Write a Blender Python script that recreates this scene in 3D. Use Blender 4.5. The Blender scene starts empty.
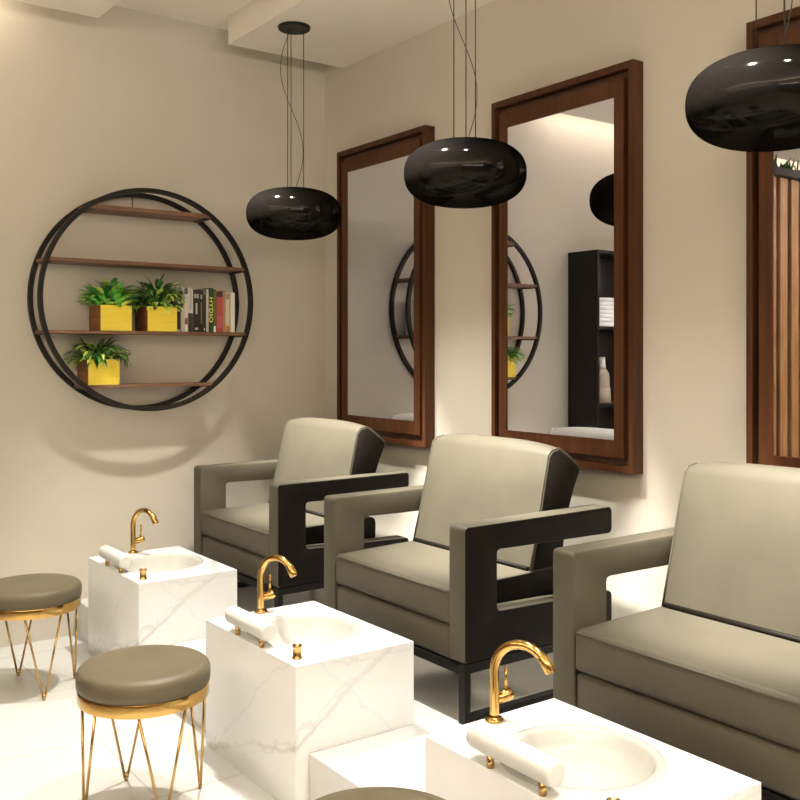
import bpy, bmesh, math, random
from mathutils import Vector, Matrix
PI = math.pi
C = bpy.context.scene.collection
random.seed(7)
W, D = 3.052, 4.984            # right wall x, back wall y
XL, YF = -3.3, -2.6            # left wall x, wall behind the camera
ZC, ZS = 3.282, 3.130          # ceiling, underside of the dropped slabs
ZP, XP = 0.180, 1.555          # pedicure platform height and front edge

# ------------------------------------------------------------------ materials
def new_mat(name):
    m = bpy.data.materials.new(name); m.use_nodes = True
    nt = m.node_tree; b = nt.nodes['Principled BSDF']
    return m, nt, b

def plain(name, col, rough=.5, metal=0., coat=0., ior=None):
    m, nt, b = new_mat(name)
    b.inputs['Base Color'].default_value = (*col, 1)
    b.inputs['Roughness'].default_value = rough
    b.inputs['Metallic'].default_value = metal
    b.inputs['Coat Weight'].default_value = coat
    if ior: b.inputs['IOR'].default_value = ior
    return m

def coords(nt, scale=(1, 1, 1), kind='Object'):
    tc = nt.nodes.new('ShaderNodeTexCoord'); mp = nt.nodes.new('ShaderNodeMapping')
    mp.inputs['Scale'].default_value = scale
    nt.links.new(tc.outputs[kind], mp.inputs['Vector'])
    return mp

def ramp(nt, src, stops):
    r = nt.nodes.new('ShaderNodeValToRGB')
    e = r.color_ramp.elements
    while len(e) < len(stops): e.new(.5)
    for k, (p, c) in enumerate(stops):
        e[k].position = p; e[k].color = (*c, 1)
    nt.links.new(src, r.inputs['Fac'])
    return r

def bump(nt, b, src, strength=.1, dist=.002):
    n = nt.nodes.new('ShaderNodeBump')
    n.inputs['Strength'].default_value = strength; n.inputs['Distance'].default_value = dist
    nt.links.new(src, n.inputs['Height']); nt.links.new(n.outputs['Normal'], b.inputs['Normal'])

def noise(nt, vec, scale, detail=4, rough=.5):
    n = nt.nodes.new('ShaderNodeTexNoise')
    n.inputs['Scale'].default_value = scale; n.inputs['Detail'].default_value = detail
    n.inputs['Roughness'].default_value = rough
    nt.links.new(vec.outputs['Vector'], n.inputs['Vector'])
    return n

def paint(name, col):
    m, nt, b = new_mat(name)
    v = coords(nt); n = noise(nt, v, 1.3, 3)
    r = ramp(nt, n.outputs['Fac'], [(.3, tuple(c*.97 for c in col)), (.7, tuple(min(1, c*1.03) for c in col))])
    nt.links.new(r.outputs['Color'], b.inputs['Base Color'])
    b.inputs['Roughness'].default_value = .75
    n2 = noise(nt, v, 180, 2); bump(nt, b, n2.outputs['Fac'], .05, .001)
    return m

def wood(name, dark, mid, light, scale=(1, 1, 1), rough=.45):
    m, nt, b = new_mat(name)
    v = coords(nt, scale); n = noise(nt, v, 6, 6, .6)
    r = ramp(nt, n.outputs['Fac'], [(.28, dark), (.5, mid), (.74, light)])
    nt.links.new(r.outputs['Color'], b.inputs['Base Color'])
    b.inputs['Roughness'].default_value = rough
    bump(nt, b, n.outputs['Fac'], .15, .001)
    return m

def leather(name, col, rough=.42):
    m, nt, b = new_mat(name)
    v = coords(nt)
    n1 = noise(nt, v, 5, 3); 
    r = ramp(nt, n1.outputs['Fac'], [(.3, tuple(c*.9 for c in col)), (.7, tuple(c*1.08 for c in col))])
    nt.links.new(r.outputs['Color'], b.inputs['Base Color'])
    b.inputs['Roughness'].default_value = rough
    b.inputs['Specular IOR Level'].default_value = .25
    vo = nt.nodes.new('ShaderNodeTexVoronoi'); vo.inputs['Scale'].default_value = 420
    nt.links.new(v.outputs['Vector'], vo.inputs['Vector'])
    bump(nt, b, vo.outputs['Distance'], .25, .0008)
    return m

def marble(name, base, vein, rough=.12, vscale=1.1, tiles=None, amount=.75):
    m, nt, b = new_mat(name)
    v = coords(nt, kind='Object')
    warp = noise(nt, v, 1.6, 6, .6)
    mix = nt.nodes.new('ShaderNodeMix'); mix.data_type = 'VECTOR'
    mix.inputs['Factor'].default_value = .42
    nt.links.new(v.outputs['Vector'], mix.inputs['A']); nt.links.new(warp.outputs['Color'], mix.inputs['B'])
    wv = nt.nodes.new('ShaderNodeTexWave'); wv.wave_type = 'BANDS'; wv.bands_direction = 'DIAGONAL'
    wv.inputs['Scale'].default_value = vscale; wv.inputs['Distortion'].default_value = 5
    wv.inputs['Detail'].default_value = 4; wv.inputs['Detail Scale'].default_value = 1.4
    nt.links.new(mix.outputs['Result'], wv.inputs['Vector'])
    r = ramp(nt, wv.outputs['Fac'], [(0, (1, 1, 1)), (.05, (.12, .12, .12)), (.1, (0, 0, 0))])
    mod = noise(nt, v, 2.1, 2)
    rm = ramp(nt, mod.outputs['Fac'], [(.45, (0, 0, 0)), (.66, (amount,)*3)])
    mul = nt.nodes.new('ShaderNodeMath'); mul.operation = 'MULTIPLY'
    nt.links.new(r.outputs['Color'], mul.inputs[0]); nt.links.new(rm.outputs['Color'], mul.inputs[1])
    mc = nt.nodes.new('ShaderNodeMix'); mc.data_type = 'RGBA'
    mc.inputs['A'].default_value = (*base, 1); mc.inputs['B'].default_value = (*vein, 1)
    nt.links.new(mul.outputs[0], mc.inputs['Factor'])
    out = mc.outputs['Result']
    if tiles:
        br = nt.nodes.new('ShaderNodeTexBrick')
        br.offset = 0.5; br.inputs['Scale'].default_value = 1
        br.inputs['Brick Width'].default_value = tiles[0]; br.inputs['Row Height'].default_value = tiles[1]
        br.inputs['Mortar Size'].default_value = .003; br.inputs['Mortar Smooth'].default_value = .1
        br.inputs['Color1'].default_value = (1, 1, 1, 1); br.inputs['Color2'].default_value = (.985, .985, .985, 1)
        br.inputs['Mortar'].default_value = (.72, .7, .65, 1)
        nt.links.new(v.outputs['Vector'], br.inputs['Vector'])
        mm = nt.nodes.new('ShaderNodeMix'); mm.data_type = 'RGBA'; mm.blend_type = 'MULTIPLY'
        mm.inputs['Factor'].default_value = 1
        nt.links.new(out, mm.inputs['A']); nt.links.new(br.outputs['Color'], mm.inputs['B'])
        out = mm.outputs['Result']
    nt.links.new(out, b.inputs['Base Color'])
    b.inputs['Roughness'].default_value = rough
    return m

M = {}
M['wall'] = paint('wall_paint', (.585, .545, .462))
M['darkwall'] = paint('dark_wall_paint', (.16, .13, .105))
M['ceiling'] = paint('ceiling_paint', (.85, .80, .70))
M['floor'] = marble('floor_marble', (.57, .57, .545), (.5, .48, .44), .14, .45, (1.2, .6), .5)
M['platform'] = marble('platform_marble', (.58, .58, .555), (.5, .48, .44), .15, .6, None, .5)
def block_marble():
    m, nt, b = new_mat('veined_marble')
    v = coords(nt); L = nt.links
    def vein(nvec, c, warp, wscale, width, soft):
        dot = nt.nodes.new('ShaderNodeVectorMath'); dot.operation = 'DOT_PRODUCT'; dot.inputs[1].default_value = nvec
        L.new(v.outputs['Vector'], dot.inputs[0])
        n = noise(nt, v, wscale, 7, .62)
        a = nt.nodes.new('ShaderNodeMath'); a.operation = 'MULTIPLY_ADD'; a.inputs[1].default_value = warp; 
        L.new(n.outputs['Fac'], a.inputs[0]); L.new(dot.outputs['Value'], a.inputs[2])
        d = nt.nodes.new('ShaderNodeMath'); d.operation = 'SUBTRACT'; d.inputs[1].default_value = c + warp*.5
        L.new(a.outputs[0], d.inputs[0])
        ab = nt.nodes.new('ShaderNodeMath'); ab.operation = 'ABSOLUTE'; L.new(d.outputs[0], ab.inputs[0])
        mr = nt.nodes.new('ShaderNodeMapRange'); mr.interpolation_type = 'SMOOTHSTEP'
        mr.inputs['From Min'].default_value = width; mr.inputs['From Max'].default_value = width + soft
        mr.inputs['To Min'].default_value = 1; mr.inputs['To Max'].default_value = 0
        L.new(ab.outputs[0], mr.inputs['Value'])
        return mr
    base = noise(nt, v, 2.5, 4)
    rc = ramp(nt, base.outputs['Fac'], [(.3, (.76, .77, .77)), (.62, (.81, .825, .83))])
    out = rc.outputs['Color']
    for args, amt, col in (((( -.72, .30, 1), -.985, .16, 3.2, .001, .016), .45, (.40, .375, .33)),
                           (((-.72, .30, 1), -.975, .26, 5.5, .0005, .006), .30, (.38, .355, .31)),
                           (((.15, .77, 1), .45, .22, 3.6, .0005, .007), .26, (.42, .40, .36)),
                           (((.9, -.5, 1), 2.05, .30, 2.7, .0005, .006), .20, (.45, .43, .38))):
        mr = vein(*args)
        md = noise(nt, v, 4.2, 2)
        rm = ramp(nt, md.outputs['Fac'], [(.36, (.15,)*3), (.62, (amt,)*3)])
        mu = nt.nodes.new('ShaderNodeMath'); mu.operation = 'MULTIPLY'
        L.new(mr.outputs[0], mu.inputs[0]); L.new(rm.outputs['Color'], mu.inputs[1])
        mx = nt.nodes.new('ShaderNodeMix'); mx.data_type = 'RGBA'; mx.inputs['B'].default_value = (*col, 1)
        L.new(out, mx.inputs['A']); L.new(mu.outputs[0], mx.inputs['Factor'])
        out = mx.outputs['Result']
    L.new(out, b.inputs['Base Color']); b.inputs['Roughness'].default_value = .14
    return m
M['marble'] = block_marble()
M['ceramic'] = marble('bowl_ceramic', (.52, .515, .48), (.55, .51, .45), .08, 1.2, None, .4)
M['roll'] = plain('white_vinyl', (.62, .62, .59), .35)
M['frame_wood'] = wood('walnut_frame', (.044, .0155, .0065), (.07, .025, .010), (.097, .037, .0145), (6, 6, .35), .42)
M['frame_wood_h'] = wood('walnut_inset', (.05, .0175, .007), (.08, .029, .0115), (.112, .043, .0165), (6, 6, .35), .42)
for k in ('frame_wood', 'frame_wood_h'): M[k].node_tree.nodes['Principled BSDF'].inputs['Specular IOR Level'].default_value = .2
M['shelf_wood'] = wood('shelf_wood', (.10, .045, .02), (.18, .085, .042), (.27, .14, .075), (.6, 5, 5), .5)
M['slat_wood'] = wood('slat_wood', (.30, .15, .06), (.40, .21, .085), (.48, .27, .12), (5, 5, .4), .5)
M['slat_back'] = wood('slat_backing', (.05, .022, .012), (.075, .034, .018), (.1, .045, .024), (5, 5, .4), .55)
M['mirror'] = plain('mirror_glass', (.785, .80, .91), 0.004, 1.)
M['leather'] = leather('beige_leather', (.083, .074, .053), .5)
M['leather_shade_welt'] = leather('side_shade_welt_leather', (.008, .006, .0045), .55)  # beige leather's side shade put into the colour; also serves the welt
M['leather_shade_welt'].node_tree.nodes['Principled BSDF'].inputs['Specular IOR Level'].default_value = .12
M['stool_leather'] = leather('olive_leather', (.115, .097, .060), .45)
M['black_metal'] = plain('black_metal', (.009, .0075, .0065), .42, .0)
M['black_metal'].node_tree.nodes['Principled BSDF'].inputs['Specular IOR Level'].default_value = .2
M['ring_metal'] = plain('bronze_black_metal', (.016, .013, .010), .45)
M['ring_metal'].node_tree.nodes['Principled BSDF'].inputs['Specular IOR Level'].default_value = .2
M['gold'] = plain('polished_gold', (.60, .375, .12), .14, 1.)
M['gold_b'] = plain('brushed_gold', (.54, .35, .13), .24, 1.)
def lacquer():
    m, nt, b = new_mat('black_lacquer')
    nt.nodes.remove(b); o = nt.nodes['Material Output']
    d = nt.nodes.new('ShaderNodeBsdfDiffuse'); d.inputs['Color'].default_value = (.0035, .003, .0026, 1)
    g = nt.nodes.new('ShaderNodeBsdfGlossy'); g.inputs['Color'].default_value = (.0115, .0105, .009, 1); g.inputs['Roughness'].default_value = .07
    a = nt.nodes.new('ShaderNodeAddShader'); nt.links.new(d.outputs[0], a.inputs[0]); nt.links.new(g.outputs[0], a.inputs[1])
    nt.links.new(a.outputs[0], o.inputs['Surface'])
    return m
M['black_gloss'] = lacquer()
M['cable'] = plain('dark_cable', (.05, .042, .035), .5)
M['bookcase'] = plain('black_brown_board', (.016, .013, .011), .45)
M['bookcase'].node_tree.nodes['Principled BSDF'].inputs['Specular IOR Level'].default_value = .2
M['pot_front'] = wood('yellow_wood', (.88, .63, .035), (.93, .71, .06), (.95, .77, .11), (1.2, 6, 14), .5)
M['pot_side_shade'] = wood('side_shade_wood', (.16, .05, .018), (.27, .09, .03), (.36, .14, .05), (3, 1.5, 12), .55)  # yellow box sides darkened to brown, shade put into the colour
M['soil'] = plain('potting_soil', (.03, .02, .012), .95)
for n, c in (('leaf_bright', (.20, .66, .09)), ('leaf_lime', (.66, .84, .16)), ('leaf_mid', (.07, .34, .07)),
             ('leaf_dark', (.026, .12, .018)), ('leaf_olive', (.07, .17, .025)), ('leaf_teal', (.04, .32, .12))):
    M[n] = plain(n, c, .45)
M['white_glaze'] = plain('white_glaze', (.82, .81, .78), .35)
M['tan_glaze'] = plain('tan_glaze', (.42, .35, .26), .4)
M['yellow_ink'] = plain('yellow_ink', (.80, .74, .10), .6)
M['paper'] = plain('page_paper', (.78, .74, .65), .8)

# ------------------------------------------------------------------ mesh helpers
def obj(name, bm, mats, parent=None, smooth=False, loc=None):
    me = bpy.data.meshes.new(name)
    bmesh.ops.recalc_face_normals(bm, faces=bm.faces)
    bm.to_mesh(me); bm.free()
    for m in (mats if isinstance(mats, (list, tuple)) else [mats]): me.materials.append(m)
    if smooth:
        for p in me.polygons: p.use_smooth = True
    o = bpy.data.objects.new(name, me); C.objects.link(o)
    if parent: o.parent = parent
    if loc: o.location = loc
    return o

def smooth_by_angle(o, ang=35):
    me = o.data
    for p in me.polygons: p.use_smooth = True
    bm = bmesh.new(); bm.from_mesh(me)
    lim = math.radians(ang)
    for e in bm.edges:
        if len(e.link_faces) == 2:
            e.smooth = e.calc_face_angle() < lim
    bm.to_mesh(me); bm.free()
    return o

def box(bm, x0, x1, y0, y1, z0, z1, bev=0, seg=2, mi=0):
    r = bmesh.ops.create_cube(bm, size=1)
    vs = r['verts']
    for v in vs:
        v.co = Vector((x0 + (v.co.x+.5)*(x1-x0), y0 + (v.co.y+.5)*(y1-y0), z0 + (v.co.z+.5)*(z1-z0)))
    fs = set(f for v in vs for f in v.link_faces)
    for f in fs: f.material_index = mi
    if bev:
        es = list(set(e for v in vs for e in v.link_edges))
        bmesh.ops.bevel(bm, geom=es, offset=bev, segments=seg, profile=.5, affect='EDGES')
    return bm

def B(*a, **k):
    return box(bmesh.new(), *a, **k)

def tube(bm, pts, r, seg=10, cap=True, mi=0):
    """sweep a circle of radius r (number or list) along points"""
    pts = [Vector(p) for p in pts]; n = len(pts)
    rs = r if isinstance(r, (list, tuple)) else [r]*n
    t0 = (pts[1]-pts[0]).normalized()
    up = Vector((0, 0, 1)) if abs(t0.z) < .9 else Vector((1, 0, 0))
    u = t0.cross(up).normalized(); rings = []
    for i, p in enumerate(pts):
        t = ((pts[min(i+1, n-1)]-p).normalized() + (p-pts[max(i-1, 0)]).normalized())
        t = t.normalized() if t.length > 1e-9 else t0
        u = (u - t*u.dot(t)).normalized(); w = t.cross(u)
        rings.append([bm.verts.new(p + (u*math.cos(2*PI*k/seg) + w*math.sin(2*PI*k/seg))*rs[i]) for k in range(seg)])
    for a, b in zip(rings, rings[1:]):
        for k in range(seg):
            f = bm.faces.new((a[k], a[(k+1) % seg], b[(k+1) % seg], b[k])); f.material_index = mi; f.smooth = True
    if cap:
        bm.faces.new(rings[0][::-1]).material_index = mi; bm.faces.new(rings[-1]).material_index = mi
    return bm

def lathe(bm, prof, seg=48, cx=0, cy=0, mi=0, closed=False):
    rings = []
    for r, z in prof:
        if r < 1e-6: rings.append([bm.verts.new((cx, cy, z))])
        else: rings.append([bm.verts.new((cx+r*math.cos(2*PI*k/seg), cy+r*math.sin(2*PI*k/seg), z)) for k in range(seg)])
    if closed: rings.append(rings[0])
    for a, b in zip(rings, rings[1:]):
        for k in range(seg):
            k2 = (k+1) % seg
            vs = [a[k % len(a)], a[k2 % len(a)], b[k2 % len(b)], b[k % len(b)]]
            u = []
            for v in vs:
                if v not in u: u.append(v)
            if len(u) > 2:
                f = bm.faces.new(u); f.material_index = mi; f.smooth = True
    return bm

def prism_xz(bm, poly, y0, y1, bev=0, seg=2):
    """extrude a polygon given in x,z along y"""
    a = [bm.verts.new((x, y0, z)) for x, z in poly]
    b = [bm.verts.new((x, y1, z)) for x, z in poly]
    n = len(poly)
    bm.faces.new(a); bm.faces.new(b[::-1])
    for i in range(n): bm.faces.new((a[i], b[i], b[(i+1) % n], a[(i+1) % n]))
    if bev:
        bmesh.ops.recalc_face_normals(bm, faces=bm.faces)
        bmesh.ops.bevel(bm, geom=list(bm.edges), offset=bev, segments=seg, profile=.5, affect='EDGES')
    return bm

def round_poly(poly, rads, n=5):
    out = []; N = len(poly)
    for i, p in enumerate(poly):
        r = rads[i] if isinstance(rads, (list, tuple)) else rads
        p = Vector(p); a = Vector(poly[i-1]); b = Vector(poly[(i+1) % N])
        if r <= 0: out.append(tuple(p)); continue
        da = (a-p).normalized(); db = (b-p).normalized()
        ang = da.angle(db); d = r/math.tan(ang/2)
        d = min(d, .45*(a-p).length, .45*(b-p).length)
        s, e = p+da*d, p+db*d
        for k in range(n+1):
            t = k/n
            out.append(tuple(s*(1-t)**2 + p*2*t*(1-t) + e*t*t))
    return out

def empty(name, loc, label, cat, group=None, rz=0):
    o = bpy.data.objects.new(name, None); C.objects.link(o)
    o.empty_display_size = .1
    o.location = loc; o.rotation_euler.z = rz
    tag(o, label, cat, group)
    return o

def tag(o, label, cat, group=None):
    o['label'] = label; o['category'] = cat
    if group: o['group'] = group
    return o

def copy_tree(o, parent=None):
    c = o.copy(); C.objects.link(c); c.parent = parent
    for ch in list(o.children): copy_tree(ch, c)
    return c

def struct(name, bm, mat):
    o = obj(name, bm, mat); o['kind'] = 'structure'
    return o

# ------------------------------------------------------------------ room shell
T = .12
struct('floor', B(XL-T, W+T, YF-T, D+T, -.1, 0), M['floor'])
struct('wall_back', B(XL-T, W+T, D, D+T, 0, ZC+.1), M['wall'])
struct('wall_right', B(W, W+T, YF, D, 0, ZC+.1), M['wall'])
struct('wall_left', B(XL-T, XL, YF, D, 0, ZC+.1), M['darkwall'])
struct('wall_front', B(XL-T, W+T, YF-T, YF, 0, ZC+.1), M['darkwall'])
struct('ceiling', B(XL, W, YF, D, ZC, ZC+.1), M['ceiling'])
struct('trim_1', B(2.310, W, YF, 4.776, ZS, ZC), M['ceiling'])     # dropped slab along the mirror wall
struct('trim_2', B(XL, 1.602, YF, 4.776, ZS-.003, ZC), M['ceiling'])    # dropped slab over the aisle

BY = [4.315, 2.970, 1.634]           # centre lines of the three stations
BX0, BX1 = 1.507, 1.970
BH = .333                            # basin half width along y
def platform():
    bm = bmesh.new(); g = .0015
    xs0, xs1 = XP, BX1+g
    outline = [(xs0, YF), (W, YF), (W, D), (xs0, D)]
    for y in BY:
        outline += [(xs0, y+BH+g), (xs1, y+BH+g), (xs1, y-BH-g), (xs0, y-BH-g)]
    top = [bm.verts.new((x, y, ZP)) for x, y in outline]
    bot = [bm.verts.new((x, y, 0)) for x, y in outline]
    bm.faces.new(top); bm.faces.new(bot[::-1])
    n = len(outline)
    for i in range(n): bm.faces.new((top[i], bot[i], bot[(i+1) % n], top[(i+1) % n]))
    bmesh.ops.triangulate(bm, faces=[f for f in bm.faces if len(f.verts) > 4])
    return bm
struct('platform', platform(), M['platform'])

# ------------------------------------------------------------------ wall mirrors
def make_mirror(name, label):
    root = empty(name, (W, 2.970, 0), label, 'mirror', 'walnut framed mirrors on the long wall')
    hw, z0, z1 = .4235, .967, 2.620
    def ring(bm, a, b, x0, x1, bev=.0015):
        # frame between inset a and inset b (a<b), depth x0..x1
        (ya, za0, za1), (yb, zb0, zb1) = [(hw-i[0], z0+i[1], z1-i[1]) for i in (a, b)]
        o = [(-ya, za0), (ya, za0), (ya, za1), (-ya, za1)]; i_ = [(-yb, zb0), (yb, zb0), (yb, zb1), (-yb, zb1)]
        V = {}
        for k, (lst, x) in enumerate(((o, x0), (i_, x0), (o, x1), (i_, x1))):
            V[k] = [bm.verts.new((x, y, z)) for y, z in lst]
        for k in range(4):
            j = (k+1) % 4
            bm.faces.new((V[0][k], V[0][j], V[1][j], V[1][k])); bm.faces.new((V[2][k], V[3][k], V[3][j], V[2][j]))
            bm.faces.new((V[0][k], V[2][k], V[2][j], V[0][j])); bm.faces.new((V[1][k], V[1][j], V[3][j], V[3][k]))
        return bm
    bm = ring(bmesh.new(), (0, 0), (.024, .029), -.062, 0)
    obj('outer_frame', bm, M['frame_wood'], root)
    bm = ring(bmesh.new(), (.0245, .0295), (.050, .059), -.026, -.001)
    obj('groove', bm, M['slat_back'], root)
    bm = ring(bmesh.new(), (.0505, .0595), (.1005, .1295), -.060, -.001)
    obj('inset_frame', bm, M['frame_wood_h'], root)
    obj('mirror_glass', B(-.055, -.002, -hw+.101, hw-.101, z0+.130, z1-.130), M['mirror'], root)
    return root
m2 = make_mirror('wall_mirror', 'walnut framed mirror between the other two, reflecting the tall black bookcase')
m1 = copy_tree(m2); m1.location.y = 4.327
m1['label'] = 'walnut framed mirror nearest the room corner, behind the farthest armchair'
m3 = copy_tree(m2); m3.location.y = 1.611
m3['label'] = 'walnut framed mirror cut by the right picture edge, reflecting vertical wooden slats'

# ------------------------------------------------------------------ armchairs
def paint_side_shade(o, lim=.75):
    """sideways faces painted near-black, side shade put into the colour"""
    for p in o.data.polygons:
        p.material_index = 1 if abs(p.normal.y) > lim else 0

def make_chair(name, label):
    root = empty(name, (2.10, 2.980, ZP), label, 'armchair', 'beige armchairs on the platform')
    two = [M['leather'], M['leather_shade_welt']]
    hw, t, dp = .4615, .088, .738
    for s in (1, -1):
        poly = [(0, .208), (dp, .208), (dp, .356), (.148, .369), (.148, .583), (dp, .577), (dp, .680), (0, .675)]
        poly = round_poly(poly, [.012, .012, .022, .016, .016, .022, .022, .018])
        y0, y1 = (hw-t, hw) if s > 0 else (-hw, -hw+t)
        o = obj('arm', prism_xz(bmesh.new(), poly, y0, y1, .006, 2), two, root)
        for p in o.data.polygons:        # side shade painted on the outer cheek only
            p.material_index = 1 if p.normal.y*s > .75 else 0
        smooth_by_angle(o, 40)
    iw = hw-t-.002
    o = obj('seat_base', B(.006, .60, -iw, iw, .200, .318, .014, 3), M['leather'], root); smooth_by_angle(o, 50)
    # cushion with a slight crown
    bm = bmesh.new()
    poly = round_poly([(.003, .322), (.60, .330), (.602, .462), (.003, .447)], [.02, .02, .035, .022])
    prism_xz(bm, poly, -iw, iw, .008, 3)
    o = obj('seat_cushion', bm, two, root); paint_side_shade(o, .9); smooth_by_angle(o, 50)
    bm = bmesh.new(); tube(bm, [(.004, -iw+.01, .437), (.004, iw-.01, .437)], .004, 8)
    obj('piping', bm, M['leather'], o)
    # backrest: leaning cushion, thick, with a sloping rounded top
    N = 18; L = 14
    def prof(fy):
        """cross-section (x,z) at lateral fraction fy -1..1"""
        e = abs(fy)
        drop = .020*e**3
        puff = .018*(1-e**2.5)
        p = [(.430, .452), (.462-puff*.6, .58), (.500-puff, .74), (.532-puff*.4, .868), (.552, .902+.006-drop),
             (.590, .910-drop+.004), (.645, .880-drop), (.692, .838-drop*.7), (.700, .812-drop*.4), (.664, .735), (.625, .640), (.603, .540), (.590, .470), (.50, .454)]
        return p
    bm = bmesh.new(); rows = []
    ys = [-1, -.985, -.95] + [-.9+1.8*k/N for k in range(N+1)] + [.95, .985, 1]
    for fy in ys:
        sc = {1: .94, .985: .974, .95: .992}.get(round(abs(fy), 3), 1.)
        pr = prof(fy); cxx = sum(a for a, b in pr)/len(pr); czz = sum(b for a, b in pr)/len(pr)
        rows.append([bm.verts.new((cxx+(x-cxx)*sc, fy*(.371-.010*max(0, (z-.46)/.45)), czz+(z-czz)*(.5+.5*sc))) for x, z in pr])
    n = len(rows[0])
    for a, b in zip(rows, rows[1:]):
        for k in range(n):
            bm.faces.new((a[k], a[(k+1) % n], b[(k+1) % n], b[k]))
    bm.faces.new(rows[0]); bm.faces.new(rows[-1][::-1])
    for v in bm.verts: v.co.x -= .034; v.co.z += .012*max(0, (v.co.z-.46)/.45)
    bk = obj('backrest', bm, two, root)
    for p in bk.data.polygons: p.material_index = 1 if abs(p.normal.y) > .97 else 0  # backrest end faces get the painted side shade
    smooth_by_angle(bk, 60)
    for s in (1, -1):
        pr = prof(1)[:9]
        bm = bmesh.new()
        tube(bm, [(x-.034, s*(.364-.010*max(0, (z-.46)/.45)), z+.001+.012*max(0, (z-.46)/.45)) for x, z in pr], .0035, 6)
        obj('piping', bm, M['leather'], bk)
    bm = bmesh.new(); tube(bm, [(.397, -.355, .462), (.397, .355, .462)], .010, 8)
    obj('welt', bm, M['leather_shade_welt'], bk)
    # black sled frame
    q = .034
    for s in (1, -1):
        y0, y1 = (hw-q, hw-.001) if s > 0 else (-hw+.001, -hw+q)
        bm = bmesh.new()
        for bb in ((0, .026, .026, .174), (dp-.03, dp-.004, .026, .174)): box(bm, bb[0], bb[1], y0, y1, bb[2], bb[3])
        box(bm, 0, dp-.004, y0, y1, .174, .206); box(bm, 0, dp-.004, y0, y1, 0, .026)
        obj('leg', bm, M['black_metal'], root)
    for xa in (0, dp-.034): obj('cross_rail', B(xa, xa+.03, -hw+q, hw-q, .168, .198), M['black_metal'], root)
    return root
ch2 = make_chair('armchair', 'beige armchair in the middle of the row, behind the middle marble basin')
ch1 = copy_tree(ch2); ch1.location.y = 4.297
ch1['label'] = 'beige armchair farthest away in the room corner, under the first mirror'
ch3 = copy_tree(ch2); ch3.location.y = 1.642
ch3['label'] = 'beige armchair nearest the viewer, cut off by the right picture edge'

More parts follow.
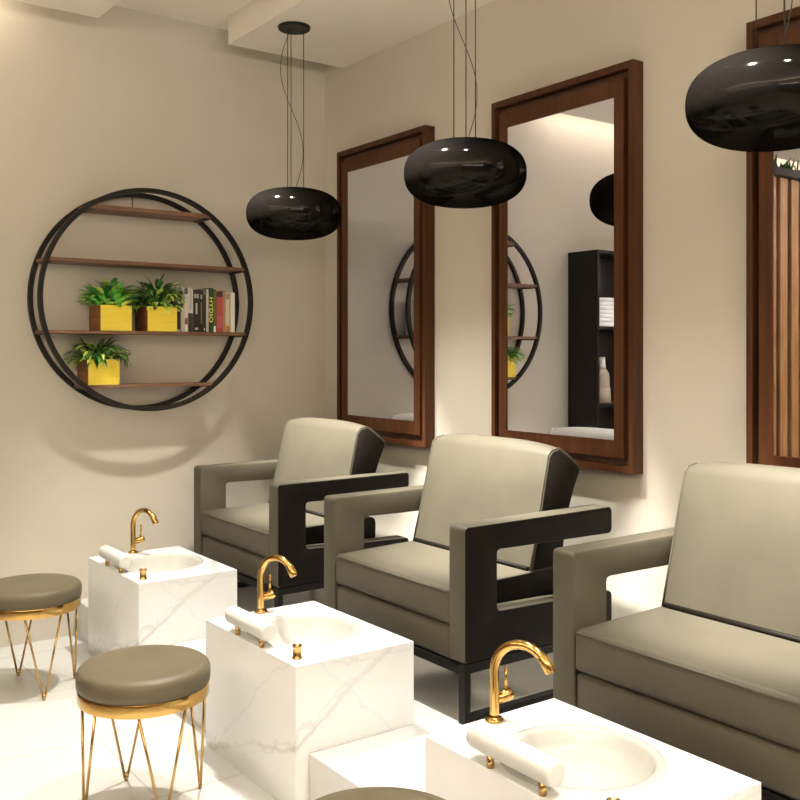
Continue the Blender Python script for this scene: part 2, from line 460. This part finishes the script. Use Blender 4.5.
# ------------------------------------------------------------------ pedicure basins
def make_basin(name, label):
    root = empty(name, (0, 2.970, 0), label, 'foot basin', 'white marble pedicure basins')
    x0, x1, h, zt = BX0, BX1, BH, .463
    cx, cy, R = 1.736, .008, .182
    # stone block with a round opening
    bm = bmesh.new()
    corner = [math.atan2(b-cy, a-cx) for a, b in ((x0, -h), (x1, -h), (x1, h), (x0, h))]
    angs = sorted([2*PI*k/72-PI for k in range(72)] + corner)
    ins = []; mid = []; out = []; bot = []
    for a in angs:
        c, s = math.cos(a), math.sin(a)
        d = min(((x1-cx)/c if c > 1e-9 else (x0-cx)/c if c < -1e-9 else 9), ((h-cy)/s if s > 1e-9 else (-h-cy)/s if s < -1e-9 else 9))
        ins.append(bm.verts.new((cx+R*c, cy+R*s, zt)))
        out.append(bm.verts.new((cx+d*c, cy+d*s, zt))); bot.append(bm.verts.new((cx+d*c, cy+d*s, 0)))
    low = [bm.verts.new((v.co.x, v.co.y, zt-.02)) for v in ins]
    n = len(angs)
    for k in range(n):
        j = (k+1) % n
        bm.faces.new((ins[k], ins[j], out[j], out[k])); bm.faces.new((out[k], out[j], bot[j], bot[k])); bm.faces.new((low[k], low[j], ins[j], ins[k]))
    bm.faces.new(bot)
    bmesh.ops.remove_doubles(bm, verts=bm.verts, dist=1e-5)
    obj('marble_block', bm, M['marble'], root)
    # bowl with a soft raised lip
    bm = bmesh.new()
    pr = [(R+.022, zt+.0005), (R+.018, zt+.0035), (R+.010, zt+.0045), (R-.001, zt+.003), (R-.006, zt-.004), (R-.014, zt-.03), (R-.03, zt-.06),
          (R-.06, zt-.09), (R-.10, zt-.107), (R-.14, zt-.113), (.02, zt-.115), (.0, zt-.115)]
    bowl = obj('bowl', lathe(bm, pr, 72, cx, cy), M['ceramic'], root, True)
    bm = bmesh.new(); lathe(bm, [(0, zt-.1145), (.018, zt-.1145), (.02, zt-.111), (.014, zt-.109), (0, zt-.109)], 24, cx, cy)
    obj('drain', bm, M['gold'], bowl, True)
    # gold tap on the far edge
    fx, fy = 1.720, .306
    ux, uy = math.sin(math.radians(20)), -math.cos(math.radians(20))
    bm = bmesh.new(); R2 = .083; zc = zt+.135
    pts = [(fx, fy, zt+.002+.133*k/6) for k in range(7)]
    for k in range(1, 19):
        a = math.radians(152*k/18)
        q = R2-R2*math.cos(a); pts.append((fx+ux*q, fy+uy*q, zc+R2*math.sin(a)))
    tube(bm, pts, [.0125]*len(pts), 16)
    e = Vector(pts[-1]); d = (e-Vector(pts[-2])).normalized()
    tube(bm, [e-d*.028, e-d*.026, e+d*.014, e+d*.018], [.0135, .0152, .0148, .0125], 16)
    tap = obj('tap', bm, M['gold'], root)
    bm = bmesh.new(); lathe(bm, [(0, zt+.0005), (.025, zt+.0005), (.026, zt+.005), (.022, zt+.009), (.013, zt+.010), (.013, zt+.011), (0, zt+.011)], 28, fx, fy)
    obj('flange', bm, M['gold'], tap, True)
    bm = bmesh.new()
    tube(bm, [(fx+.008, fy, zt+.056), (fx+.046, fy-.006, zt+.064), (fx+.053, fy-.006, zt+.0655)], [.014, .0165, .0145], 16)
    tube(bm, [(fx+.036, fy-.005, zt+.075), (fx+.038, fy-.005, zt+.140)], [.0046, .004], 10)
    obj('lever', bm, M['gold'], tap)
    # padded foot roll on two gold posts
    rx, rz, rr = 1.530, zt+.054, .0315
    ya, yb = -.118, .168
    bm = bmesh.new(); pts = []; rs = []
    for k in range(9):
        a = PI/2*k/8; pts.append((rx, ya+.014*(1-math.sin(a)), rz)); rs.append(rr-.014+.014*math.sin(a) if k else rr-.016)
    pts = [(rx, ya, rz), (rx, ya+.002, rz), (rx, ya+.006, rz), (rx, ya+.013, rz), (rx, yb-.013, rz), (rx, yb-.006, rz), (rx, yb-.002, rz), (rx, yb, rz)]
    rs = [rr-.011, rr-.006, rr-.002, rr, rr, rr-.002, rr-.006, rr-.011]
    tube(bm, pts, rs, 32)
    roll = obj('foot_roll', bm, M['roll'], root)
    for y in (.092, -.084):
        bm = bmesh.new(); tube(bm, [(rx-.012, y, zt), (rx-.012, y, zt+.033)], .0092, 16)
        obj('post', bm, M['gold_b'], roll)
    bm = bmesh.new(); lathe(bm, [(0, zt), (.0170, zt), (.0170, zt+.003), (.0145, zt+.006), (.0145, zt+.036), (.0158, zt+.038), (.0158, zt+.043), (.0135, zt+.0445), (.0135, zt+.041), (0, zt+.041)], 24, 1.556, -.257)
    obj('knob', bm, M['gold_b'], root, True)
    return root
b2 = make_basin('pedicure_basin', 'white marble pedicure basin with gold tap, between the near and far basins')
b1 = copy_tree(b2); b1.location.y = BY[0]
b1['label'] = 'white marble pedicure basin farthest away, before the wall with the round shelf'
b3 = copy_tree(b2); b3.location.y = BY[2]
b3['label'] = 'white marble pedicure basin nearest the viewer, at the bottom picture edge'

# ------------------------------------------------------------------ stools
def make_stool(name, label, loc, rz):
    root = empty(name, loc, label, 'stool', 'round olive stools with gold hairpin legs', rz)
    bm = bmesh.new()
    lathe(bm, [(0, .386), (.203, .386), (.209, .392), (.2105, .405), (.2105, .428), (.206, .442), (.196, .4505), (.17, .4535), (.10, .455), (0, .4555)], 72)
    cu = obj('cushion', bm, M['stool_leather'], root, True)
    bm = bmesh.new(); lathe(bm, [(.180, .346), (.2055, .346), (.2065, .348), (.2065, .383), (.2055, .3855), (.180, .3855)], 72, closed=True)
    o = obj('seat_ring', bm, M['gold'], root); smooth_by_angle(o, 40)
    bm = bmesh.new(); lathe(bm, [(0, .360), (.179, .360), (.179, .372), (0, .372)], 48)
    obj('seat_board', bm, M['black_metal'], root)
    for k in range(4):
        a = PI/2*k; bm = bmesh.new()
        foot = Vector((.19*math.cos(a), .19*math.sin(a), .006))
        for s in (-1, 1):
            b = a + s*math.radians(23)
            tube(bm, [(.192*math.cos(b), .192*math.sin(b), .347), foot + Vector((-s*.004*math.sin(a), s*.004*math.cos(a), .004))], .0047, 8)
        tube(bm, [foot+Vector((0, 0, .022)), foot+Vector((0, 0, -.006))], [.0068, .0062], 10)
        obj('leg', bm, M['gold_b'], root)
    return root
s2 = make_stool('round_stool', 'round olive stool on gold hairpin legs, facing the middle marble basin', (1.151, 2.994, 0), math.radians(-3))
s1 = copy_tree(s2); s1.location = (1.150, 4.315, 0); s1.rotation_euler.z = math.radians(1)
s1['label'] = 'round olive stool farthest away, cut off by the left picture edge'
s3 = copy_tree(s2); s3.location = (1.150, 1.662, 0)
s3['label'] = 'round olive stool nearest the viewer, only its seat top above the bottom picture edge'

# ------------------------------------------------------------------ pendant lamps
def make_pendant(name, label):
    root = empty(name, (2.46, 2.950, ZS), label, 'pendant lamp', 'black pebble pendant lamps')
    zc, a, b = 2.166-ZS, .2445, .128
    prof = []
    n = 40
    for k in range(n+1):
        t = -PI/2 + PI*k/n
        c, s = math.cos(t), math.sin(t)
        r = a*abs(c)**(2/2.8); z = zc + b*math.copysign(abs(s)**(2/2.35), s)
        prof.append((r if 0 < k < n else 0, z))
    obj('shade', lathe(bmesh.new(), prof, 80), M['black_gloss'], root, True)
    bm = bmesh.new(); lathe(bm, [(0, 0), (.083, 0), (.084, -.003), (.082, -.013), (.079, -.016), (0, -.017)], 48)
    o = obj('canopy', bm, M['black_metal'], root); smooth_by_angle(o, 40)
    for k in range(3):
        th = math.radians(120*k); p = (.050*math.cos(th), .050*math.sin(th))
        bm = bmesh.new(); tube(bm, [(*p, -.016), (*p, zc+b*.97)], .0022, 6)
        obj('suspension_cable', bm, M['cable'], root)
    bm = bmesh.new(); pts = []
    for k in range(33):
        t = k/32; z = -.016 + (zc+b*.98+.016)*t
        r = .058*math.sin(2*PI*t*.98)*(1-.15*t)
        pts.append((-.018*(1-t) - r*1.0, -.008, z))
    tube(bm, pts, .0018, 6)
    obj('power_cord', bm, M['cable'], root)
    return root
def turn(root, deg): root.rotation_euler.z = math.radians(deg) - .627
p2 = make_pendant('pendant_lamp', 'black glossy pendant lamp hanging between the first and second mirror'); turn(p2, 30)
p1 = copy_tree(p2); p1.location.y = 4.320; turn(p1, 18)
p1['label'] = 'black glossy pendant lamp farthest away, near the room corner, its ceiling canopy in view'
p3 = copy_tree(p2); p3.location.y = 1.581; turn(p3, 37)
p3['label'] = 'black glossy pendant lamp cut off by the right picture edge'
# cord sways in the plane across the view in every lamp
for p, deg in ((p1, 18), (p2, 30), (p3, 37)):
    for ch in p.children:
        if ch.name.startswith('power_cord'): ch.rotation_euler.z = math.radians(-deg)

# ------------------------------------------------------------------ round wall shelf
RX, RZ, RY0, RY1 = 1.888, 1.7275, 4.784, 4.982
shelf = empty('round_wall_shelf', (RX, D, RZ), 'round double-ring black metal wall shelf with four wooden boards', 'shelf')
def ring_mesh(y0, y1, ro, ri, n=128):
    bm = bmesh.new(); V = []
    for k in range(n):
        a = 2*PI*k/n; c, s = math.cos(a), math.sin(a)
        V.append([bm.verts.new((r*c, y-D, r*s)) for r, y in ((ro, y0), (ri, y0), (ri, y1), (ro, y1))])
    for k in range(n):
        A, Bq = V[k], V[(k+1) % n]
        for j in range(4):
            bm.faces.new((A[j], A[(j+1) % 4], Bq[(j+1) % 4], Bq[j]))
    return bm
for y0, y1 in ((RY0, RY0+.024), (RY1-.024, RY1)):
    o = obj('ring', ring_mesh(y0, y1, .578, .555), M['ring_metal'], shelf); smooth_by_angle(o, 40)
SZ = [(2.198, .021), (1.921, .018), (1.5645, .017), (1.2905, .016)]       # top height, thickness
for z, th in SZ:
    zz = z-RZ; hw = math.sqrt(.574**2 - max(abs(zz), abs(zz-th))**2)
    o = obj('board', B(-hw, hw, RY0+.002-D, -.003, zz-th, zz, .0015, 1), M['shelf_wood'], shelf)
    for s in (-1, 1):
        bm = bmesh.new(); box(bm, s*hw-(.03 if s > 0 else 0), s*hw+(0 if s > 0 else .03), RY0+.026-D, RY1-.026-D, zz-th-.006, zz-th)
        obj('bracket', bm, M['black_metal'], o)
bm = bmesh.new(); tube(bm, [(-.04, -.012, 2.19-RZ), (-.04, -.012, .56)], .003, 6)
obj('hanger_rod', bm, M['cable'], shelf)

# ------------------------------------------------------------------ potted plants
def leaf(bm, base, dirv, L, w, droop, mi, fold=.25):
    dirv = dirv.normalized(); side = dirv.cross(Vector((0, 0, 1)))
    side = side.normalized() if side.length > 1e-4 else Vector((1, 0, 0))
    n = 5; prev = None; p = base.copy(); d = dirv.copy()
    for i in range(n+1):
        t = i/n; ww = w*math.sin(PI*min(.98, .08+t*.92))**.8 if i < n else 0.0004
        nrm = side.cross(d).normalized()
        row = [bm.verts.new(p-side*ww+nrm*ww*fold), bm.verts.new(p), bm.verts.new(p+side*ww+nrm*ww*fold)]
        if prev:
            for k in range(2):
                f = bm.faces.new((prev[k], prev[k+1], row[k+1], row[k])); f.material_index = mi; f.smooth = True
        prev = row
        d = (d + Vector((0, 0, -droop/n))).normalized(); p = p + d*(L/n)

def plant(name, label, x0, x1, z0, seed, mats, weights, leafspec, zmax, xr):
    y0, y1 = 4.790, 4.972; ph = .130; th = .010
    cx, cy = (x0+x1)/2, (y0+y1)/2
    root = empty(name, (cx, cy, z0), label, 'potted plant', 'plants in yellow wooden boxes')
    hx, hy = (x1-x0)/2, (y1-y0)/2
    bm = bmesh.new()
    box(bm, -hx, -hx+th, -hy+th, hy, 0, ph); box(bm, hx-th, hx, -hy+th, hy, 0, ph)
    box(bm, -hx+th, hx-th, hy-th, hy, 0, ph); box(bm, -hx+th, hx-th, -hy+th, hy-th, 0, th)
    pot = obj('planter_box', bm, M['pot_side_shade'], root)  # box body in the painted shade tone, front panel stays yellow
    obj('front_panel', B(-hx, hx, -hy, -hy+th-.0002, 0, ph, .001, 1), M['pot_front'], pot)
    obj('soil', B(-hx+th+.001, hx-th-.001, -hy+th+.001, hy-th-.001, th+.001, ph-.014), M['soil'], root)
    rnd = random.Random(seed); bm = bmesh.new(); st = bmesh.new()
    count, Lr, wr, droop = leafspec
    for i in range(count):
        a = rnd.uniform(0, 2*PI); rad = rnd.random()**.5
        bx, by = hx*.78*rad*math.cos(a), hy*.72*rad*math.sin(a)
        out = Vector((math.cos(a)*(.35+rad*.9), math.sin(a)*(.35+rad*.6) - .15, rnd.uniform(.35, 1.25)))
        hgt = rnd.uniform(.0, (zmax-z0-ph)*.62)*(1-.45*rad)
        base = Vector((bx, by, ph-.016+hgt*.2)); tip = base + Vector((out.x*.03, out.y*.03, hgt))
        L = rnd.uniform(*Lr); w = rnd.uniform(*wr)
        mi = rnd.choices(range(len(mats)), weights)[0]
        if i % 3 == 0: tube(st, [base-Vector((0, 0, .01)), tip], .0016, 5, False)
        leaf(bm, tip, out, L, w, rnd.uniform(*droop), mi)
    for v in bm.verts:
        v.co.y = min(v.co.y, hy + .002); v.co.z = min(v.co.z, zmax-z0)
        v.co.x = max(min(v.co.x, xr[1]-cx), xr[0]-cx)
        if v.co.x+cx > 2.019: v.co.y = min(v.co.y, 4.796-cy)
        if abs(v.co.x) > hx*.98 or v.co.y < -hy*1.0: v.co.z = max(v.co.z, .035)
    obj('foliage', bm, [M[m] for m in mats], root)
    obj('stem', st, M['leaf_mid'], root)
    return root
plant('potted_plant', 'bright green leafy plant in a yellow wooden box, leftmost on the middle board', 1.617, 1.777, SZ[2][0], 3,
      ['leaf_bright', 'leaf_lime', 'leaf_mid', 'leaf_teal'], [4, 3.2, 2, 2.2], (150, (.055, .095), (.013, .021), (.3, 1.3)), 1.862, (1.49, 1.808))
plant('potted_plant', 'dark green lime-tipped plant in a yellow wooden box, beside the row of books', 1.862, 2.022, SZ[2][0], 5,
      ['leaf_dark', 'leaf_olive', 'leaf_lime', 'leaf_mid'], [4, 3, 3.4, 1.5], (190, (.06, .115), (.008, .014), (.6, 2.0)), 1.878, (1.811, 2.06))
plant('potted_plant', 'dark green spiky plant in a yellow wooden box, alone on the lowest board', 1.555, 1.713, SZ[3][0], 11,
      ['leaf_dark', 'leaf_olive', 'leaf_lime', 'leaf_mid'], [4.2, 3, 2.8, 1.2], (200, (.075, .14), (.007, .012), (.6, 2.0)), 1.538, (1.41, 1.765))

# ------------------------------------------------------------------ books
def book(label, x0, x1, h, col, depth=.145, bands=(), y0=4.800):
    th = x1-x0; root = empty('book', (x0+th/2, y0, SZ[2][0]), label, 'book', 'books on the round shelf')
    m = plain('book_cover', col, .55); c = .0018
    hx = th/2-.0003
    bm = bmesh.new()
    box(bm, -hx, hx, 0, c, 0, h); box(bm, -hx, -hx+c*.7, c, depth, 0, h); box(bm, hx-c*.7, hx, c, depth, 0, h)
    cov = obj('cover', bm, m, root)
    obj('pages', B(-hx+c*.75, hx-c*.75, c, depth-.004, .002, h-.003), M['paper'], root)
    for (z0, z1, bc, f) in bands:
        obj('spine_label', B(-hx*f, hx*f, -.0007, -.0001, z0*h, z1*h), plain('spine_print', bc, .55), cov)
    return root, cov, hx
px = lambda x: 2.042 + (x-180)*(.320/55)
W_ = (.72, .69, .63); K_ = (.02, .016, .013)
book('white and black book half hidden by plant leaves, leftmost book', px(176.5), px(181.2), .238, (.42, .42, .38), bands=[(.05, .45, K_, .8)])
book('beige-grey tall thin book right of the half hidden one', px(181.3), px(184.3), .240, (.50, .46, .37))
book('low pinkish-white thin book between the beige and grey books', px(184.5), px(187.6), .200, (.68, .60, .55), bands=[(.2, .36, (.25, .12, .07), .9), (.0, .17, (.8, .78, .74), .95)])
book('grey-white tall book with a dark brown lower half', px(187.8), px(192.8), .236, (.58, .55, .50), bands=[(.0, .42, (.05, .035, .022), .95), (.50, .92, (.40, .37, .33), .35)])
book('wide black book with white print at head and foot', px(192.9), px(199.3), .226, K_, bands=[(.42, .68, (.45, .42, .38), .3), (.80, .90, (.35, .33, .3), .7), (.05, .1, (.5, .47, .42), .5)])
book('black book with an olive stripe down its spine', px(199.4), px(202.3), .222, K_, bands=[(.2, .72, (.16, .15, .04), .5), (.8, .9, (.4, .38, .34), .6)])
book('plain black low book beside a thin grey one', px(202.4), px(205.6), .200, (.03, .022, .018), bands=[(.04, .1, (.5, .46, .4), .4)])
book('thin silver-grey book left of the green one', px(205.8), px(208.2), .232, (.46, .45, .42))
g, gcov, ghx = book('dark green book with yellow capital letters on its spine', px(208.4), px(212.8), .238, (.022, .055, .015))
tc = bpy.data.curves.new('spine_title', 'FONT'); tc.body = 'HYDIO'; tc.size = .036; tc.extrude = .0003; tc.align_x = 'CENTER'; tc.align_y = 'CENTER'
tc.space_character = 1.12; tc.offset = .0006
to = bpy.data.objects.new('tmp', tc); C.objects.link(to)
dg = bpy.context.evaluated_depsgraph_get()
tm = bpy.data.meshes.new_from_object(to.evaluated_get(dg)); bpy.data.objects.remove(to)
# upright on the spine facing -y, reading downwards
R_ = Matrix.Rotation(PI/2, 4, 'Y') @ Matrix.Rotation(PI/2, 4, 'X')
tm.transform(R_)
xs = [v.co.x for v in tm.vertices]; zs = [v.co.z for v in tm.vertices]
mx, mz = (min(xs)+max(xs))/2, (min(zs)+max(zs))/2
for v in tm.vertices:
    v.co.x = (v.co.x-mx)*(2*ghx*.86/(max(xs)-min(xs))); v.co.z = (v.co.z-mz)*(.135/(max(zs)-min(zs)))
tm.materials.clear(); tm.materials.append(M['yellow_ink'])
to = bpy.data.objects.new('spine_title', tm); C.objects.link(to); to.parent = gcov; to.location = (0, -.0006, .120)
book('olive green book with a white foot, right of the lettered one', px(213.0), px(215.6), .232, (.10, .15, .03), bands=[(.0, .14, (.8, .78, .72), .9)])
book('brick red thick book with a dark head', px(216.0), px(222.4), .222, (.46, .075, .055), bands=[(.86, .99, (.05, .03, .025), .9), (.1, .4, (.50, .10, .12), .7)])
book('brown and grey thin book beside the red one', px(222.6), px(225.2), .228, (.36, .25, .17), bands=[(.05, .2, (.5, .22, .05), .8)])
book('cream book with an orange foot', px(225.4), px(229.4), .214, (.68, .56, .36), bands=[(.0, .16, (.55, .22, .05), .9), (.84, .98, (.35, .22, .12), .8)])
book('white book at the right end of the row', px(230.4), px(234.8), .218, (.76, .74, .69))

# ------------------------------------------------------------------ black bookcase (seen in the second mirror)
bx0, bx1, by0, by1, bz = .12, .858, 4.695, 4.982, 2.188
bc = empty('bookcase', ((bx0+bx1)/2, by1, 0), 'tall black bookcase on the back wall, seen in the middle mirror', 'bookcase')
ox, oy = (bx0+bx1)/2, by1
def bpart(name, *b): return obj(name, B(b[0]-ox, b[1]-ox, b[2]-oy, b[3]-oy, b[4], b[5], .001, 1), M['bookcase'], bc)
bpart('side_panel', bx1-.022, bx1, by0, by1, 0, bz); bpart('side_panel', bx0, bx0+.022, by0, by1, 0, bz)
bpart('top_panel', bx0+.0225, bx1-.0225, by0+.001, by1, bz-.022, bz-.001)
bpart('back_panel', bx0+.0225, bx1-.0225, by1-.01, by1, .03, bz-.0225)
SH = [.06, .56, 1.087, 1.643]
for z in SH: bpart('shelf', bx0+.0225, bx1-.0225, by0+.004, by1-.0105, z-.022, z)
bm = bmesh.new()
pr = [(0, 0), (.138, 0)]
for k in range(7):
    za, ra = .208*k/7, .138-.028*k/7
    pr += [(ra, za+.004), (ra-.001, za+.022), (ra-.006, za+.0285)]
pr += [(.104, .208), (.095, .208), (.095, .19), (0, .19)]
o = obj('ribbed_vase', lathe(bm, pr, 48), M['white_glaze'], None); o.location = (.690, 4.838, 1.6440); smooth_by_angle(o, 40)
tag(o, 'white ribbed vase on the upper bookcase shelf, seen in the middle mirror', 'vase')
bo = empty('bottle', (.690, 4.810, 1.0875), 'tan bottle with white neck on the lower bookcase shelf, seen in the middle mirror', 'bottle')
bm = bmesh.new(); lathe(bm, [(0, 0), (.068, 0), (.070, .004), (.064, .11), (.060, .112), (.060, .116), (.057, .20), (.050, .225), (.032, .25), (0, .25)], 36)
obj('body', bm, M['tan_glaze'], bo, True)
bm = bmesh.new(); lathe(bm, [(0, .2505), (.031, .2505), (.028, .28), (.026, .325), (.028, .335), (0, .335)], 28)
obj('neck', bm, M['white_glaze'], bo, True)

# ------------------------------------------------------------------ slatted divider with planter (seen in the third mirror)
sy = 4.35
dv = empty('slatted_divider', (-1.4, sy, 0), 'tall divider of vertical wooden slats, seen in the near mirror', 'room divider')
zt = 2.83
obj('backing_panel', B(-1.1, 1.1, .03, .08, 0, zt), M['slat_back'], dv)
k = 0; x = -1.1
while x < 1.05:
    obj('slat', B(x, x+.10, 0, .0298, .04, zt-.0, .003, 1), M['slat_wood'], dv); x += .155
tr = obj('planter_trough', B(-1.1, 1.1, -.06, .16, zt+.0005, zt+.062), M['bookcase'], dv)
rnd = random.Random(4); bm = bmesh.new()
for i in range(260):
    base = Vector((rnd.uniform(-1.05, 1.05), rnd.uniform(-.03, .12), zt+.055))
    leaf(bm, base, Vector((rnd.uniform(-.8, .8), rnd.uniform(-.6, .5), rnd.uniform(.4, 1.2))), rnd.uniform(.07, .15), rnd.uniform(.006, .012), rnd.uniform(.1, 1.2), rnd.choice([0, 0, 1]))
o = obj('foliage', bm, [M['leaf_dark'], M['leaf_dark']], dv); o['kind'] = 'stuff'

# ------------------------------------------------------------------ lights
def spot(loc, power, ang=100, blend=.6, rad=.06, col=(1, .945, .865), aim=None):
    l = bpy.data.lights.new('ceiling_downlight', 'SPOT'); l.energy = power; l.spot_size = math.radians(ang); l.spot_blend = blend
    l.shadow_soft_size = rad; l.color = col
    o = bpy.data.objects.new('ceiling_downlight', l); C.objects.link(o); o.location = loc
    if aim: o.rotation_euler = (Vector(aim)-Vector(loc)).to_track_quat('-Z', 'Y').to_euler()
    return o
for y, p in ((3.62, 470), (2.27, 240), (.92, 240), (-.45, 240)): spot((1.93, y, ZC-.02), p, 72, .55)
for y in (4.25, 2.95, 1.62): spot((1.66, y, ZC-.02), 1720, 30, .8, aim=(2.71, y, .78))
for y in (4.25, 2.95, 1.6, .2): spot((.80, y, ZS-.03), 105, 58, .8)
# added unseen fill light by the far side wall, shining up at the ceiling
l = bpy.data.lights.new('ceiling_fill', 'AREA'); l.shape = 'RECTANGLE'; l.size = .12; l.size_y = 6.0; l.energy = 350; l.color = (1, .915, .80)
o = bpy.data.objects.new('ceiling_fill', l); C.objects.link(o); o.location = (XL+.2, 1.2, 2.35); o.rotation_euler = (PI, math.radians(-6), 0)
l2 = l.copy(); l2.size = 5.6; l2.size_y = .12; l2.energy = 330  # second added fill light, unseen behind the camera
o = bpy.data.objects.new('ceiling_fill', l2); C.objects.link(o); o.location = (0, YF+.2, 2.4); o.rotation_euler = (PI-math.radians(12), 0, 0)
# cove strip hidden above the aisle slab, washing the back wall
l = bpy.data.lights.new('cove_strip', 'AREA'); l.shape = 'RECTANGLE'; l.size = 4.7; l.size_y = .05; l.energy = 15; l.color = (1, .86, .68)
o = bpy.data.objects.new('cove_strip', l); C.objects.link(o); o.location = (-1.17, 4.83, ZC-.03); o.rotation_euler = (0, 0, 0)

w = bpy.data.worlds.new('World'); bpy.context.scene.world = w; w.use_nodes = True
w.node_tree.nodes['Background'].inputs['Color'].default_value = (.02, .018, .016, 1)

# ------------------------------------------------------------------ camera
cd = bpy.data.cameras.new('Camera'); cd.sensor_width = 36; cd.lens = 960.5/800*36; cd.shift_y = (353.3-400)/800
co = bpy.data.objects.new('Camera', cd); C.objects.link(co)
co.location = (0, 0, 1.45); co.rotation_euler = (PI/2, 0, -math.radians(35.9486))
S = bpy.context.scene; S.camera = co
S.view_settings.view_transform = 'Standard'; S.view_settings.look = 'None'
S.view_settings.exposure = 0; S.view_settings.gamma = 1; S.view_settings.use_curve_mapping = False
